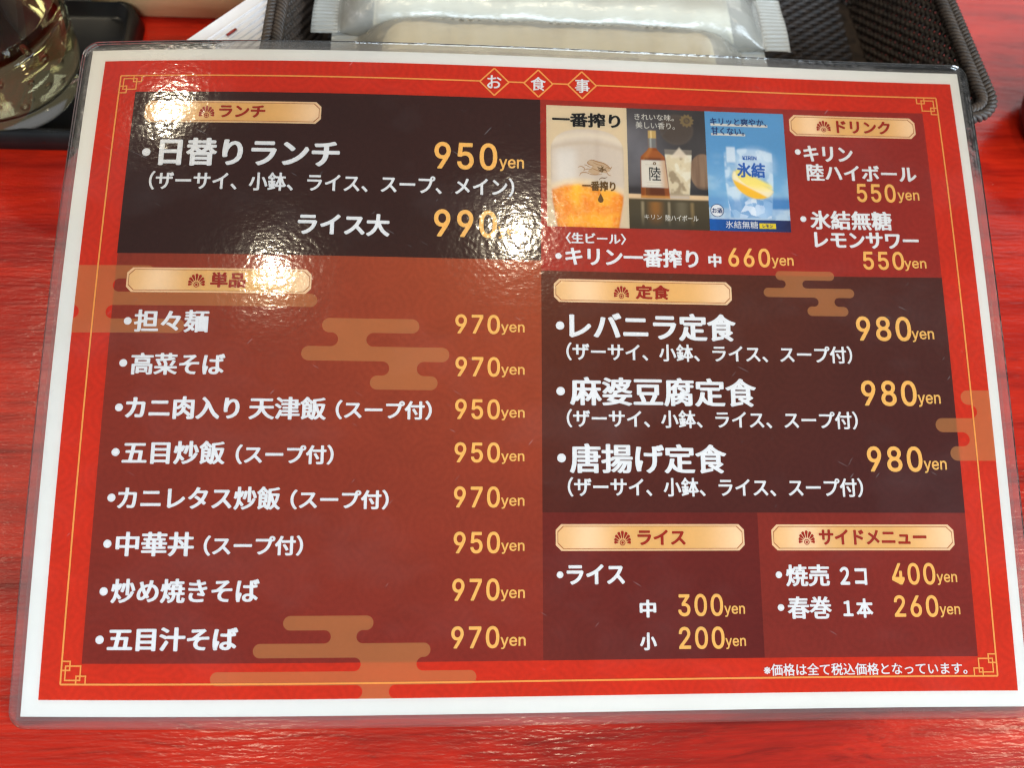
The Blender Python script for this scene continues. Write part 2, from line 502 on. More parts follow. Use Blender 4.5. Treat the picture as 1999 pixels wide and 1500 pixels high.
def wood_mat():
    m, nt, b = principled('pale_wood', (0.4, 0.25, 0.13), 0.45)
    v = coords(nt, (1, 1, 9))
    nt.links.new(ramp(nt, noise(nt, v, 26, 5, 0.6), [(0.3, srgb(214, 166, 112)), (0.7, srgb(236, 194, 140))]), b.inputs['Base Color'])
    return m
M_WOOD = wood_mat()

def plastic_white():
    m, nt, b = principled('white_plastic', (0.72, 0.71, 0.74), 0.40)
    nt.links.new(ramp(nt, noise(nt, coords(nt), 120, 3), [(0.3, (0.68, 0.67, 0.70)), (0.7, (0.76, 0.75, 0.76))]), b.inputs['Base Color'])
    return m
M_PLASTIC = plastic_white()
M_REDMARK, _, _ = principled('red_mark', srgb(150, 40, 30), 0.5)

def towel_mat():
    m, nt, b = principled('cream_towel', (0.75, 0.68, 0.52), 0.9)
    v = coords(nt)
    nt.links.new(ramp(nt, noise(nt, v, 90, 4), [(0.3, srgb(240, 226, 190)), (0.7, srgb(250, 240, 212))]), b.inputs['Base Color'])
    nt.links.new(bump(nt, noise(nt, v, 1500, 3), 0.0003), b.inputs['Normal'])
    return m
M_TOWEL = towel_mat()
M_TOWEL_GREY, _, _ = principled('grey_white_towel', srgb(206, 200, 182), 0.9)

def wrap_mat(name, body, tint):
    m, nt, out = new_mat(name)
    v = coords(nt)
    w1 = noise(nt, coords(nt, (0.5, 1.4, 1)), 120, 3, 0.55)
    w2 = noise(nt, v, 600, 2, 0.5)
    n1 = bump(nt, w1, 0.0006)
    n2 = bump(nt, w2, 0.0001, normal=n1)
    gl = N(nt, 'ShaderNodeBsdfGlossy'); gl.inputs['Roughness'].default_value = 0.24
    nt.links.new(n2, gl.inputs['Normal'])
    fr = N(nt, 'ShaderNodeFresnel'); fr.inputs['IOR'].default_value = 1.5
    nt.links.new(n2, fr.inputs['Normal'])
    tr = N(nt, 'ShaderNodeBsdfTransparent'); tr.inputs['Color'].default_value = (*tint, 1)
    df = N(nt, 'ShaderNodeBsdfDiffuse'); df.inputs['Color'].default_value = (0.82, 0.81, 0.75, 1)
    nt.links.new(n2, df.inputs['Normal'])
    tl = N(nt, 'ShaderNodeBsdfTranslucent'); tl.inputs['Color'].default_value = (0.82, 0.81, 0.75, 1)
    ad = N(nt, 'ShaderNodeMixShader'); ad.inputs[0].default_value = 0.35
    nt.links.new(df.outputs[0], ad.inputs[1]); nt.links.new(tl.outputs[0], ad.inputs[2])
    mx = N(nt, 'ShaderNodeMixShader'); mx.inputs[0].default_value = body
    nt.links.new(tr.outputs[0], mx.inputs[1]); nt.links.new(ad.outputs[0], mx.inputs[2])
    m2 = N(nt, 'ShaderNodeMixShader')
    nt.links.new(fr.outputs[0], m2.inputs[0]); nt.links.new(mx.outputs[0], m2.inputs[1]); nt.links.new(gl.outputs[0], m2.inputs[2])
    nt.links.new(m2.outputs[0], out.inputs['Surface'])
    return m
M_WRAP = wrap_mat('towel_wrapper_film', 0.36, (0.93, 0.93, 0.90))
M_SEAL = wrap_mat('wrapper_seal_film', 0.55, (0.90, 0.90, 0.88))

def glass_mat(name, col, ior, rough=0.0):
    m, nt, b = principled(name, col, rough, ior=ior)
    b.inputs['Transmission Weight'].default_value = 1.0
    return m
M_GLASS = glass_mat('clear_glass', (0.97, 0.97, 0.94), 1.5)
M_WATER = glass_mat('drink_liquid', (0.48, 0.42, 0.25), 1.33)
M_BUBBLE = glass_mat('air_bubble', (1, 1, 1), 0.76)
M_PLUM, _, _ = principled('dark_plum_glaze', srgb(58, 26, 36), 0.25)

# ------------------------------------------------------------------ table (the setting)
tv = [(-0.75, -0.32, 0), (0.75, -0.32, 0), (0.75, 0.62, 0), (-0.75, 0.62, 0)]
tv += [(x, y, -0.03) for x, y, _ in tv]
tb = mesh_obj('table', tv, [(0, 1, 2, 3), (7, 6, 5, 4), (0, 4, 5, 1), (1, 5, 6, 2), (2, 6, 7, 3), (3, 7, 4, 0)], M_TABLE)
tb['kind'] = 'structure'
tb['label'] = 'glossy red lacquered wood-grain table top'

# ------------------------------------------------------------------ generic builders
def tube(path, r, sides=6, closed=False):
    p = np.asarray(path, float)
    n = len(p)
    d = (np.roll(p, -1, 0) - np.roll(p, 1, 0)) if closed else np.gradient(p, axis=0)
    d /= np.maximum(np.linalg.norm(d, axis=1), 1e-12)[:, None]
    up = np.where(np.abs(d[:, 2:3]) > 0.9, np.array([[1.0, 0, 0]]), np.array([[0, 0, 1.0]]))
    a = np.cross(d, up); a /= np.linalg.norm(a, axis=1)[:, None]
    b = np.cross(a, d)
    r = np.broadcast_to(np.asarray(r, float), (n,))
    V = np.concatenate([p[:, None] + r[:, None, None] * (math.cos(t) * a[:, None] + math.sin(t) * b[:, None])
                        for t in np.linspace(0, 2*PI, sides, endpoint=False)], 1).reshape(-1, 3)
    F = []
    for i in range(n if closed else n - 1):
        j = (i + 1) % n
        for k in range(sides):
            l = (k + 1) % sides
            F.append((i*sides+k, i*sides+l, j*sides+l, j*sides+k))
    if not closed:
        F.append(tuple(range(sides))[::-1]); F.append(tuple((n-1)*sides + k for k in range(sides)))
    return V, F

class MB:
    def __init__(self): self.v, self.f, self.n = [], [], 0
    def add(self, V, F):
        self.v.append(np.asarray(V, float)); self.f += [tuple(i + self.n for i in f) for f in F]; self.n += len(V)
    def build(self, name, mat, parent=None, smooth=True):
        return mesh_obj(name, np.vstack(self.v) * MM, self.f, mat, parent, smooth=smooth)

def lathe(profile, n=64, center=(0, 0, 0), closed=False):
    """profile: (r, z) list"""
    V, F = [], []
    for r, z in profile:
        for k in range(n):
            a = 2*PI*k/n
            V.append((center[0] + r*math.cos(a), center[1] + r*math.sin(a), center[2] + z))
    m = len(profile)
    for i in range(m - 1 if not closed else m):
        j = (i + 1) % m
        for k in range(n):
            l = (k + 1) % n
            F.append((i*n+k, i*n+l, j*n+l, j*n+k))
    if not closed:
        F.append(tuple(range(n))[::-1]); F.append(tuple((m-1)*n + k for k in range(n)))
    return V, F

def round_path(pts, radius, step=1.0):
    """closed polygon (2-D) with rounded corners, resampled evenly"""
    P = np.asarray(pts, float); n = len(P); out = []
    for i in range(n):
        a, b, c = P[i-1], P[i], P[(i+1) % n]
        d1 = (a-b)/np.linalg.norm(a-b); d2 = (c-b)/np.linalg.norm(c-b)
        ang = math.acos(np.clip(d1@d2, -1, 1)); t = radius/math.tan(ang/2)
        p1, p2 = b+d1*t, b+d2*t
        cen = b + (d1+d2)/np.linalg.norm(d1+d2)*radius/math.sin(ang/2)
        a1 = math.atan2(*(p1-cen)[::-1]); a2 = math.atan2(*(p2-cen)[::-1])
        da = (a2-a1+PI) % (2*PI) - PI
        out += [cen + radius*np.array([math.cos(a1+da*k/8), math.sin(a1+da*k/8)]) for k in range(9)]
    out = np.array(out); out = np.vstack([out, out[:1]])
    L = np.concatenate([[0], np.cumsum(np.linalg.norm(np.diff(out, axis=0), axis=1))])
    m = int(L[-1]/step)
    s = np.linspace(0, L[-1], m, endpoint=False)
    return np.stack([np.interp(s, L, out[:, 0]), np.interp(s, L, out[:, 1])], 1), L[-1]

# ------------------------------------------------------------------ black tray
tray = thing('serving_tray', 'black lacquered tray under the drinking glass, left of the menu', 'tray', (-0.22, 0.25, 0))
corners = [(-275, 211.5), (-162.5, 211.5), (-164.5, 290), (-275, 290)]
mb = MB()
prof = [(0.0, 0.3), (0.6, 5.5), (1.4, 8.2), (2.6, 8.8), (3.8, 8.2), (6.5, 3.6), (8.0, 3.0)]
rings = []
cx, cy = -219, 250
for off, z in prof:
    pts = [(x + (off if x < cx else -off), y + (off if y < cy else -off)) for x, y in corners]
    p, _ = round_path(pts, max(12 - off, 3), 0.5)
    s = np.linspace(0, len(p), 240, endpoint=False).astype(int)
    rings.append(np.column_stack([p[s], np.full(240, z)]))
V = np.vstack(rings); F = []
for i in range(len(rings) - 1):
    for k in range(240):
        l = (k+1) % 240
        F.append((i*240+k, i*240+l, (i+1)*240+l, (i+1)*240+k))
F.append(tuple((len(rings)-1)*240 + k for k in range(240)))
F.append(tuple(range(240))[::-1])
mb.add(V, F)
mb.build('tray_body', M_TRAY, tray)

# ------------------------------------------------------------------ drinking glass with a clear drink
GX, GY, GZ = -207.0, 240.5, 3.05
tumbler = thing('drinking_glass', 'clear tumbler half full of a sparkling drink, standing on the black tray', 'glass', (GX*MM, GY*MM, GZ*MM))
prof = [(0.0, 0.0), (21.5, 0.0), (24.5, 0.9), (26.4, 3.2), (28.2, 7.0), (30.6, 14), (33.6, 30), (36.4, 55), (39, 80), (38.5, 81), (37.8, 80),
        (34.6, 55), (31.7, 30), (28.6, 15), (26.8, 11.4), (22.0, 9.6), (11.0, 8.7), (0.0, 8.5)]
def lathe_axis(profile, n, c):
    V, F = lathe(profile[1:-1], n, c)
    F = F[:-2]
    m = len(profile) - 2
    V.append((c[0], c[1], c[2] + profile[0][1])); V.append((c[0], c[1], c[2] + profile[-1][1]))
    a, b = len(V) - 2, len(V) - 1
    for k in range(n):
        l = (k+1) % n
        F.append((a, l, k)); F.append((b, (m-1)*n+k, (m-1)*n+l))
    return V, F
mb = MB(); mb.add(*lathe_axis(prof, 96, (GX, GY, GZ))); mb.build('glass_body', M_GLASS, tumbler)
wp = [(0.0, 8.55), (11.0, 8.75), (22.0, 9.65), (26.83, 11.45), (28.64, 15), (31.74, 30), (33.0, 41.2), (32.2, 40.4), (30.8, 40.0), (0.0, 40.0)]
mb = MB(); mb.add(*lathe_axis(wp, 96, (GX, GY, GZ))); mb.build('drink', M_WATER, tumbler)
def ball(c, r, nu=14, nv=8):
    V, F = lathe([(r*math.sin(PI*(i+0.5)/nv), -r*math.cos(PI*(i+0.5)/nv)) for i in range(nv)], nu, c)
    return V, F
BUB = [(-32, 18, 1.1), (-42, 24, 0.9), (-55, 15, 1.3), (-14, 22, 1.0), (-60, 29, 1.2), (-25, 29, 1.4), (-33, 34, 1.1), (-70, 19, 0.9),
       (-5, 27, 0.9), (-80, 26, 1.1), (-48, 17, 0.8), (-20, 15.5, 0.9)]
for a, z, r in BUB:
    r *= 1.35
    a = math.radians(a)
    R = float(np.interp(z, [11.4, 15, 30, 41], [26.6, 28.5, 31.6, 32.9])) - r - 0.05
    mb = MB(); mb.add(*ball((GX + R*math.cos(a), GY + R*math.sin(a), GZ + z), r)); mb.build('bubble', M_BUBBLE, tumbler)

# ------------------------------------------------------------------ pale wooden box at the back
wb = thing('wooden_box', 'pale tan wooden box standing behind the tray at the back of the table', 'box', (-0.14, 0.305, 0))
def bevel_box(x0, x1, y0, y1, z0, z1, b):
    bm = bmesh.new()
    bmesh.ops.create_cube(bm, size=1)
    for v in bm.verts:
        v.co = Vector(((x0+x1)/2 + v.co.x*(x1-x0), (y0+y1)/2 + v.co.y*(y1-y0), (z0+z1)/2 + v.co.z*(z1-z0)))
    bmesh.ops.bevel(bm, geom=bm.edges[:], offset=b, segments=3, affect='EDGES')
    bm.verts.index_update()
    V = [tuple(v.co) for v in bm.verts]; F = [tuple(v.index for v in f.verts) for f in bm.faces]
    bm.free()
    return V, F
mb = MB(); mb.add(*bevel_box(-186, -106, 286.5, 330, 0.3, 52, 1.5)); mb.build('box_body', M_WOOD, wb)
mb = MB(); mb.add(*bevel_box(-187, -105, 285.5, 331, 52.2, 60, 1.5)); mb.build('lid', M_WOOD, wb)

# ------------------------------------------------------------------ white ribbed plastic case
case = thing('ribbed_case', 'white ribbed plastic case lying between the tray and the basket', 'case', (-0.115, 0.235, 0))
foot = [(-140.5, 218.4), (-107.4, 257.4), (-98.5, 257.4), (-98.5, 222), (-110, 212), (-134, 212)]
V = [(x, y, 0.3) for x, y in foot] + [(x, y, 36) for x, y in foot]
n = len(foot)
cb = bmesh.new()
bvs = [cb.verts.new(v) for v in V]
cb.faces.new([bvs[i] for i in range(n)]); cb.faces.new([bvs[n+i] for i in range(n)][::-1])
for i in range(n):
    cb.faces.new([bvs[i], bvs[n+i], bvs[n+(i+1) % n], bvs[(i+1) % n]])
bmesh.ops.recalc_face_normals(cb, faces=cb.faces)
bmesh.ops.bevel(cb, geom=cb.edges[:], offset=0.8, segments=2, affect='EDGES')
cb.verts.index_update()
mb = MB(); mb.add([tuple(v.co) for v in cb.verts], [tuple(v.index for v in f.verts) for f in cb.faces]); cb.free()
mb.build('case_body', M_PLASTIC, case, smooth=False)
dirv = np.array([22.5, 26.5]) / math.hypot(22.5, 26.5); per = np.array([dirv[1], -dirv[0]])
mb = MB()
for k in range(7):
    o = np.array([-140.5, 218.4]) + per * (6.2 + 2.7*k)
    # clip each ridge to the footprint
    s_end = min(((-99.3 - o[0]) / dirv[0]), (256.6 - o[1]) / dirv[1]); s_start = max((213 - o[1]) / dirv[1], 1.0)
    if s_end - s_start < 3: continue
    a, b = o + dirv*s_start, o + dirv*s_end
    t = np.linspace(0, 1, 20)[:, None]
    path = np.column_stack([a*(1-t) + b*t, np.full(20, 35.9)])
    mb.add(*tube(path, 0.62, 8))
mb.build('ribs', M_PLASTIC, case)
mk = MB(); a = np.array([-111.9, 236.1]); b = np.array([-109.5, 239.1])
mk.add(*bevel_box(-0.5, 0.5, -2.3, 2.3, 0, 0.5, 0.1))
ca, sa = math.cos(-0.70), math.sin(-0.70)
mk.v[0] = np.stack([mk.v[0][:, 0]*ca - mk.v[0][:, 1]*sa + (a[0]+b[0])/2, mk.v[0][:, 0]*sa + mk.v[0][:, 1]*ca + (a[1]+b[1])/2, mk.v[0][:, 2] + 36.3], 1)
mk.build('red_mark', M_REDMARK, case)

# ------------------------------------------------------------------ dark cup at the right edge
cup = thing('small_cup', 'dark plum glazed cup at the right edge of the table', 'cup', (0.2397, 0.231, 0))
mb = MB()
mb.add(*lathe_axis([(0, 0.3), (18, 0.3), (23, 3), (26, 10), (26.4, 20), (26, 24), (25, 24.6), (24.2, 23.5), (24, 12), (20, 5), (0, 4)], 64, (239.7, 231, 0)))
mb.build('cup_body', M_PLUM, cup)

# ------------------------------------------------------------------ wicker basket
bk = thing('wicker_basket', 'dark brown wicker basket holding wrapped towels under the top of the menu', 'basket', (0.035, 0.25, 0))
RIMZ = 47.0
rim_poly = [(-91.5, 194.5), (164.6, 194.5), (159.5, 312), (-91.5, 312)]
path, Ltot = round_path(rim_poly, 9.0, 0.6)
n = len(path)
tang = np.roll(path, -1, 0) - np.roll(path, 1, 0); tang /= np.linalg.norm(tang, axis=1)[:, None]
nor = np.stack([tang[:, 1], -tang[:, 0]], 1)
s = np.arange(n) / n * Ltot
mb = MB()
for side, twist in ((-1, 1), (1, -1)):
    turns = round(Ltot / 5.4)
    for k in range(3):
        ph = 2*PI*(twist*turns*s/Ltot + k/3)
        off = side*1.7 + 1.2*np.cos(ph)
        z = RIMZ + 1.2*np.sin(ph)
        P3 = np.column_stack([path + nor*off[:, None], z])
        mb.add(*tube(P3, 0.95, 7, closed=True))
mb.build('rim', M_WICKER, bk)
mb = MB()
rows = 25
for r in range(rows):
    f = (r + 0.5) / rows
    z = 1.6 + f * (RIMZ - 4.0)
    inset = 3.5 * (1 - f)
    waves = round(Ltot / 6.4)
    ph = 2*PI*waves*s/Ltot + (PI if r % 2 else 0)
    off = -inset + 0.75*np.cos(ph)
    P3 = np.column_stack([path + nor*off[:, None], np.full(n, z)])
    mb.add(*tube(P3[::2], 0.98, 6, closed=True))
for k in range(int(Ltot/3.2)):
    i = int(k*n/int(Ltot/3.2))
    q0 = path[i] + nor[i]*(-3.7); q1 = path[i] + nor[i]*(-0.2)
    mb.add(*tube(np.array([[*q0, 0.8], [*((q0+q1)/2), 22], [*q1, RIMZ - 1]]), 0.8, 5))
mb.build('woven_wall', M_WICKER, bk)
mb = MB()
inner = path + nor*(-2.5)
idx = np.arange(0, n, 5)
V = [(*inner[i], 0.7) for i in idx] + [(*inner[i], 2.0) for i in idx]
m_ = len(idx)
mb.add(V, [tuple(range(m_))[::-1], tuple(m_ + k for k in range(m_))] + [(k, (k+1) % m_, m_+(k+1) % m_, m_+k) for k in range(m_)])
for k in range(44):
    y = 202 + k*2.45
    xs = np.linspace(-84, 150, 240)
    mb.add(*tube(np.column_stack([xs, np.full(240, y), 2.4 + 0.6*np.cos(xs*2*PI/7 + (PI if k % 2 else 0))]), 0.95, 5))
mb.build('basket_floor', M_WICKER, bk, smooth=False)

# ------------------------------------------------------------------ wrapped wet towels in the basket
def towel_pack(label, towel_mat_, yc, zc, half_w, half_h, tx0, tx1, wx0, wx1, sx0, sx1, fin_y, skew=0.0):
    t = thing('wrapped_towel', label, 'wet towel', (0.02, yc*MM, zc*MM), 'wrapped wet towels in the basket')
    def pillow(x0, x1, hw, hh, flat, nx=90, ny=40, seed=0, wr=0.0):
        g = np.random.default_rng(seed)
        phs = g.uniform(0, 2*PI, 8)
        V, F = [], []
        for i in range(nx):
            u = i/(nx-1); x = x0 + (x1-x0)*u
            e = min(u, 1-u)*(x1-x0)
            k = max(1 - math.exp(-(e/flat)**1.3*1.6), 0.0)
            for j in range(ny):
                a = 2*PI*j/ny
                c, s_ = math.cos(a), math.sin(a)
                px = math.copysign(abs(c)**0.75, c); pz = math.copysign(abs(s_)**0.8, s_)
                w = wr*(math.sin(x*0.35+phs[0]+2*a)*0.5 + math.sin(x*0.9+phs[1]-3*a)*0.35 + math.sin(x*0.17+phs[2]+5*a)*0.5)*k
                h = 0.35 + (hh-0.35)*k
                V.append((x, yc + skew*(x-20) + (hw*(0.93+0.07*k) + w)*px, zc - hh*0.15*(1-k) + (h + w)*pz))
        for i in range(nx-1):
            for j in range(ny):
                l = (j+1) % ny
                F.append((i*ny+j, i*ny+l, (i+1)*ny+l, (i+1)*ny+j))
        F.append(tuple(range(ny))); F.append(tuple((nx-1)*ny+j for j in range(ny))[::-1])
        return V, F
    mb = MB(); mb.add(*pillow(tx0, tx1, half_w*0.88, half_h*0.86, 5.0, seed=3, wr=0.35)); mb.build('towel_roll', towel_mat_, t)
    mb = MB(); mb.add(*pillow(wx0, wx1, half_w, half_h, 13.0, seed=5, wr=0.25)); mb.build('wrapper', M_WRAP, t)
    for x0, x1 in ((sx0, wx0 + 0.4), (wx1 - 0.4, sx1)):          # crimped end seals
        nx, ny = 14, 150
        V, F = [], []
        for i in range(nx):
            x = x0 + (x1-x0)*i/(nx-1)
            for j in range(ny):
                v = j/(ny-1); y = yc + skew*(x-20) + (v*2-1)*half_w*0.95
                edge = min(1, min(i, nx-1-i)/2.5)
                V.append((x, y, zc - half_h*0.15 + 0.38*math.sin(2*PI*(y-yc)/2.1)*edge + 0.5*math.sin(y*0.21 + x*0.1)))
        for i in range(nx-1):
            for j in range(ny-1):
                F.append((i*ny+j, (i+1)*ny+j, (i+1)*ny+j+1, i*ny+j+1))
        mb = MB(); mb.add(V, F); mb.build('end_seal', M_SEAL, t)
    # long fin seal with slanted crimps lying on the wrapper
    nx, ny = 320, 10
    V, F = [], []
    for i in range(nx):
        x = wx0 + 8 + (wx1 - wx0 - 16)*i/(nx-1)
        e = min(1.0, min(i, nx-1-i)/50.0)
        for j in range(ny):
            v = j/(ny-1); y = fin_y + skew*(x-20) + (v-0.5)*7.5
            dy = (y - yc - skew*(x-20))/half_w
            top = zc + half_h*max(1-abs(dy)**2.4, 0.0)**0.5
            V.append((x, y, top*e + (zc)*(1-e) + 0.45 + 0.30*math.sin(2*PI*(x*0.9 + y*0.6)/3.0) + 0.5*v))
    for i in range(nx-1):
        for j in range(ny-1):
            F.append((i*ny+j, (i+1)*ny+j, (i+1)*ny+j+1, i*ny+j+1))
    mb = MB(); mb.add(V, F); mb.build('fin_seal', M_SEAL, t)
    return t
towel_pack('cream wet towel in clear crimped film, nearest the menu in the basket', M_TOWEL, 234.0, 29.0, 15.0, 12.0, -56, 76, -66, 87, -76, 97, 246.5, -0.02)
towel_pack('cream wet towel in clear crimped film, behind the other towel in the basket', M_TOWEL_GREY, 260.5, 30.5, 15.5, 12.0, -60, 84, -74, 97, -84, 107, 268.0, -0.02)

# ------------------------------------------------------------------ THE MENU
menu = thing('menu_card', 'laminated red and brown lunch menu with gold prices propped on the basket', 'menu', (0, 0.005, 0.001))
W_, H_ = 297.0, 210.0
E_, RC = 3.3, 5.2
def rr(y, x_edge, x_far):
    """half-width function of a rounded sheet"""
    d = 0.0
    y0, y1 = -E_, H_ + E_
    if y < y0 + RC:
        d = RC - math.sqrt(max(RC*RC - (y0 + RC - y)**2, 0))
    elif y > y1 - RC:
        d = RC - math.sqrt(max(RC*RC - (y - (y1 - RC))**2, 0))
    return d
ys = np.unique(np.concatenate([-E_ + RC*(1-np.cos(np.linspace(0, PI/2, 12))), np.linspace(-E_ + RC, H_ + E_ - RC, 60),
                               H_ + E_ - RC*(1-np.cos(np.linspace(0, PI/2, 12)))]))
top = Flat(); top.slices(ys, lambda y: -E_ + rr(y, 0, 0), lambda y: W_ + E_ - rr(y, 0, 0), 0.34, 4.0)
back = Flat(); back.slices(ys, lambda y: -E_ + rr(y, 0, 0), lambda y: W_ + E_ - rr(y, 0, 0), -0.22, 4.0)
nrow = len(ys); w_ = top.n // nrow
V = np.vstack([sheet(np.vstack(top.v), np.concatenate(top.l)), sheet(np.vstack(back.v), np.concatenate(back.l))])
F = list(top.f); mi = [0]*len(F)
F += [tuple(i + top.n for i in f)[::-1] for f in back.f]; mi += [1]*len(back.f)
loop = [j*w_ for j in range(nrow)] + [(nrow-1)*w_ + i for i in range(1, w_)] + [j*w_ + w_-1 for j in range(nrow-2, -1, -1)] + list(range(w_-2, 0, -1))
for k in range(len(loop)):
    a, b = loop[k], loop[(k+1) % len(loop)]
    F.append((a, b, b + top.n, a + top.n)[::-1]); mi.append(2)
mesh_obj('laminate', V, F, None, menu, smooth=False, mats=[M_FILM, M_FILM_BACK, M_FILM_RIM], midx=mi)
gap = Flat()                                         # air gap beside the paper where the films part
GW = 1.1
gap.rect(-GW, -GW, W_ + GW, -0.05, 0.10); gap.rect(-GW, H_ + 0.05, W_ + GW, H_ + GW, 0.10)
gap.rect(-GW, -0.05, -0.05, H_ + 0.05, 0.10); gap.rect(W_ + 0.05, -0.05, W_ + GW, H_ + 0.05, 0.10)
gap.build('film_gap', M_FILM_GAP, menu)

pf = Flat(); pf.rect(0, 0, W_, H_, 0.0); paper = pf.build('paper_sheet', M_PAPER, menu)
rf = Flat(); rf.rect(4.8, 4.2, 293.9, 205.4, 0.03, 3.0); rf.build('red_field', M_RED, menu)

# section panels: colour drifts a little from corner to corner
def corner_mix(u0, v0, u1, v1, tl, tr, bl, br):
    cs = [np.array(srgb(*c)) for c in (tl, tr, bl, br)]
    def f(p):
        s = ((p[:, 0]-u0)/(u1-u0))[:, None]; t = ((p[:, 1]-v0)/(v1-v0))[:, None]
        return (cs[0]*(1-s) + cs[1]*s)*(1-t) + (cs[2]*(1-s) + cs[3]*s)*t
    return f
PANELS = {
    'lunch': (16.3, 15.9, 149.6, 72.2, (66, 32, 24), (66, 32, 26), (60, 28, 22), (66, 34, 24)),
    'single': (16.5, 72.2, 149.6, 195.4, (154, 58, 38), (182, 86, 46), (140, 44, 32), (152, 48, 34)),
    'drink': (149.6, 15.9, 282.5, 75.6, (172, 52, 36), (158, 46, 36), (184, 56, 38), (168, 48, 36)),
    'meal': (149.6, 75.6, 282.5, 152.3, (114, 54, 28), (90, 40, 32), (98, 38, 26), (84, 34, 32)),
    'rice': (149.6, 152.3, 216.6, 195.4, (126, 40, 30), (120, 36, 28), (124, 44, 34), (114, 32, 28)),
    'side': (216.6, 152.3, 282.5, 195.4, (148, 48, 34), (146, 46, 36), (148, 48, 36), (138, 42, 34)),
}
panel = {}
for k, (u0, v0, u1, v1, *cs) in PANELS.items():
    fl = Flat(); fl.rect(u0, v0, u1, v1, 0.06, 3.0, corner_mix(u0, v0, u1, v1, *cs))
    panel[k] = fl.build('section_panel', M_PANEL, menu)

# gold frame with knotted corners
LW = 0.5
gf = Flat()
def frame_line(u0, v0, u1, v1, w=LW, layer=0.15):
    if abs(u1-u0) > abs(v1-v0): gf.rect(u0, v0 - w/2, u1, v0 + w/2, layer, 3.0)
    else: gf.rect(u0 - w/2, v0, u0 + w/2, v1, layer, 3.0)
G0, G1, G2, G3 = 10.85, 9.9, 288.0, 201.1
for a, b in ((G0, 129.4), (139.0, 144.2), (153.8, 159.0), (168.6, G2)):
    frame_line(a, G1, b, G1)
frame_line(G0, G3, G2, G3); frame_line(G0, G1, G0, G3); frame_line(G2, G1, G2, G3)
frame = gf.build('gold_frame', M_LINE, menu)
for cu, cv, sx, sy in ((G0, G1, 1, 1), (G2, G1, -1, 1), (G0, G3, 1, -1), (G2, G3, -1, -1)):
    gf = Flat()
    for (a0, b0, a1, b1) in ((1.2, 1.15, 5.5, 5.1), (4.4, 0.0, 7.1, 2.3), (0.0, 3.9, 2.4, 6.4)):
        xs = sorted((cu + sx*a0, cu + sx*a1)); ys_ = sorted((cv + sy*b0, cv + sy*b1))
        for y in ys_: gf.rect(xs[0]-0.2, y-0.2, xs[1]+0.2, y+0.2, 0.17, 3.0)
        for x in xs: gf.rect(x-0.2, ys_[0]-0.2, x+0.2, ys_[1]+0.2, 0.19, 3.0)
    gf.build('corner_knot', M_LINE, frame)

# kasumi clouds
def cloud(rows, clip):
    fl = Flat()
    for k, (x0, x1, y0, y1) in enumerate(rows):
        yc, r = (y0 + y1)/2, (y1 - y0)/2
        def ext(y):
            return r - math.sqrt(max(r*r - (y - yc)**2, 0))
        if k % 2 == 0: fa = lambda y: max(x0 + ext(y), clip[0]); fb = lambda y: min(x1 - ext(y), clip[1])
        else: fa = lambda y: max(x0 - ext(y), clip[0]); fb = lambda y: min(x1 + ext(y), clip[1])
        ys = yc - r*np.cos(np.linspace(0, PI, 22))
        fl.slices(ys, fa, fb, 0.09, 3.0)
    fl.build('cloud_motif', M_CLOUD, menu)
CL = (4.8, 293.9)
cloud([(1, 28.5, 76.2, 80.5), (-9, 16, 80.5, 84.8), (-9, 79.2, 84.8, 89.1), (6.4, 14.6, 89.1, 93.4), (-9, 39, 93.4, 97.9)], CL)
cloud([(81.0, 111.1, 92.5, 97.1), (86.1, 94.8, 97.1, 101.5), (75.0, 120.6, 101.5, 106.1), (102.1, 110.6, 106.1, 110.6), (96.3, 117.1, 110.6, 115.0)], CL)
cloud([(226.8, 246.4, 74.0, 77.1), (230.0, 235.6, 77.1, 79.8), (222.5, 252.7, 79.8, 82.9), (240.6, 245.9, 82.9, 85.9), (236.7, 250.3, 85.9, 89.1)], CL)
cloud([(284.6, 312, 113.4, 118.1), (289.4, 312, 118.1, 122.4), (275.7, 312, 122.4, 126.9), (286.2, 312, 126.9, 131.4), (279.6, 312, 131.4, 136.0)], CL)
cloud([(73.5, 99.6, 182.2, 186.3), (87.4, 94.8, 186.3, 190.0), (65.2, 116.4, 190.0, 194.0), (96.3, 112.4, 194.0, 197.8), (53.4, 129.9, 197.8, 201.6), (97.0, 104.6, 201.6, 205.4)], CL)

# ------------------------------------------------------------------ lettering
_glyphs = {}
try:                                     # Blender's own interface typeface, for the Latin figures
    import os
    INTER = bpy.data.fonts.load(os.path.join(bpy.utils.system_resource('DATAFILES'), 'fonts', 'Inter.woff2'))
except Exception:
    INTER = None
def glyphs(s):
    if s in _glyphs: return _glyphs[s]
    cu = bpy.data.curves.new('lettering', 'FONT')
    if INTER is not None and (s.isascii() or s[0].isascii()): cu.font = INTER; cu.space_character = 1.10 if s.isdigit() else 1.0
    cu.body = s; cu.size = 1.0; cu.fill_mode = 'FRONT'; cu.resolution_u = 4
    o = bpy.data.objects.new('lettering', cu)
    sc.collection.objects.link(o)
    dg = bpy.context.evaluated_depsgraph_get()
    me = bpy.data.meshes.new_from_object(o.evaluated_get(dg))
    v = np.array([tuple(x.co)[:2] for x in me.vertices]); f = [tuple(p.vertices) for p in me.polygons]
    bpy.data.objects.remove(o); bpy.data.curves.remove(cu); bpy.data.meshes.remove(me)
    _glyphs[s] = (v, f)
    return v, f
WEIGHT = {'big': (0.044, 0.027), 'mid': (0.045, 0.034), 'note': (0.037, 0.027), 'num': (0.017, 0.014), 'yen': (0.014, 0.012), 'logo': (0.040, 0.028), 'foot': (0.022, 0.016), 'title': (0.022, 0.014), 'head': (0.042, 0.032), 'thin': (0.004, 0.004), 'bold': (0.040, 0.030), 'semi': (0.02, 0.018)}
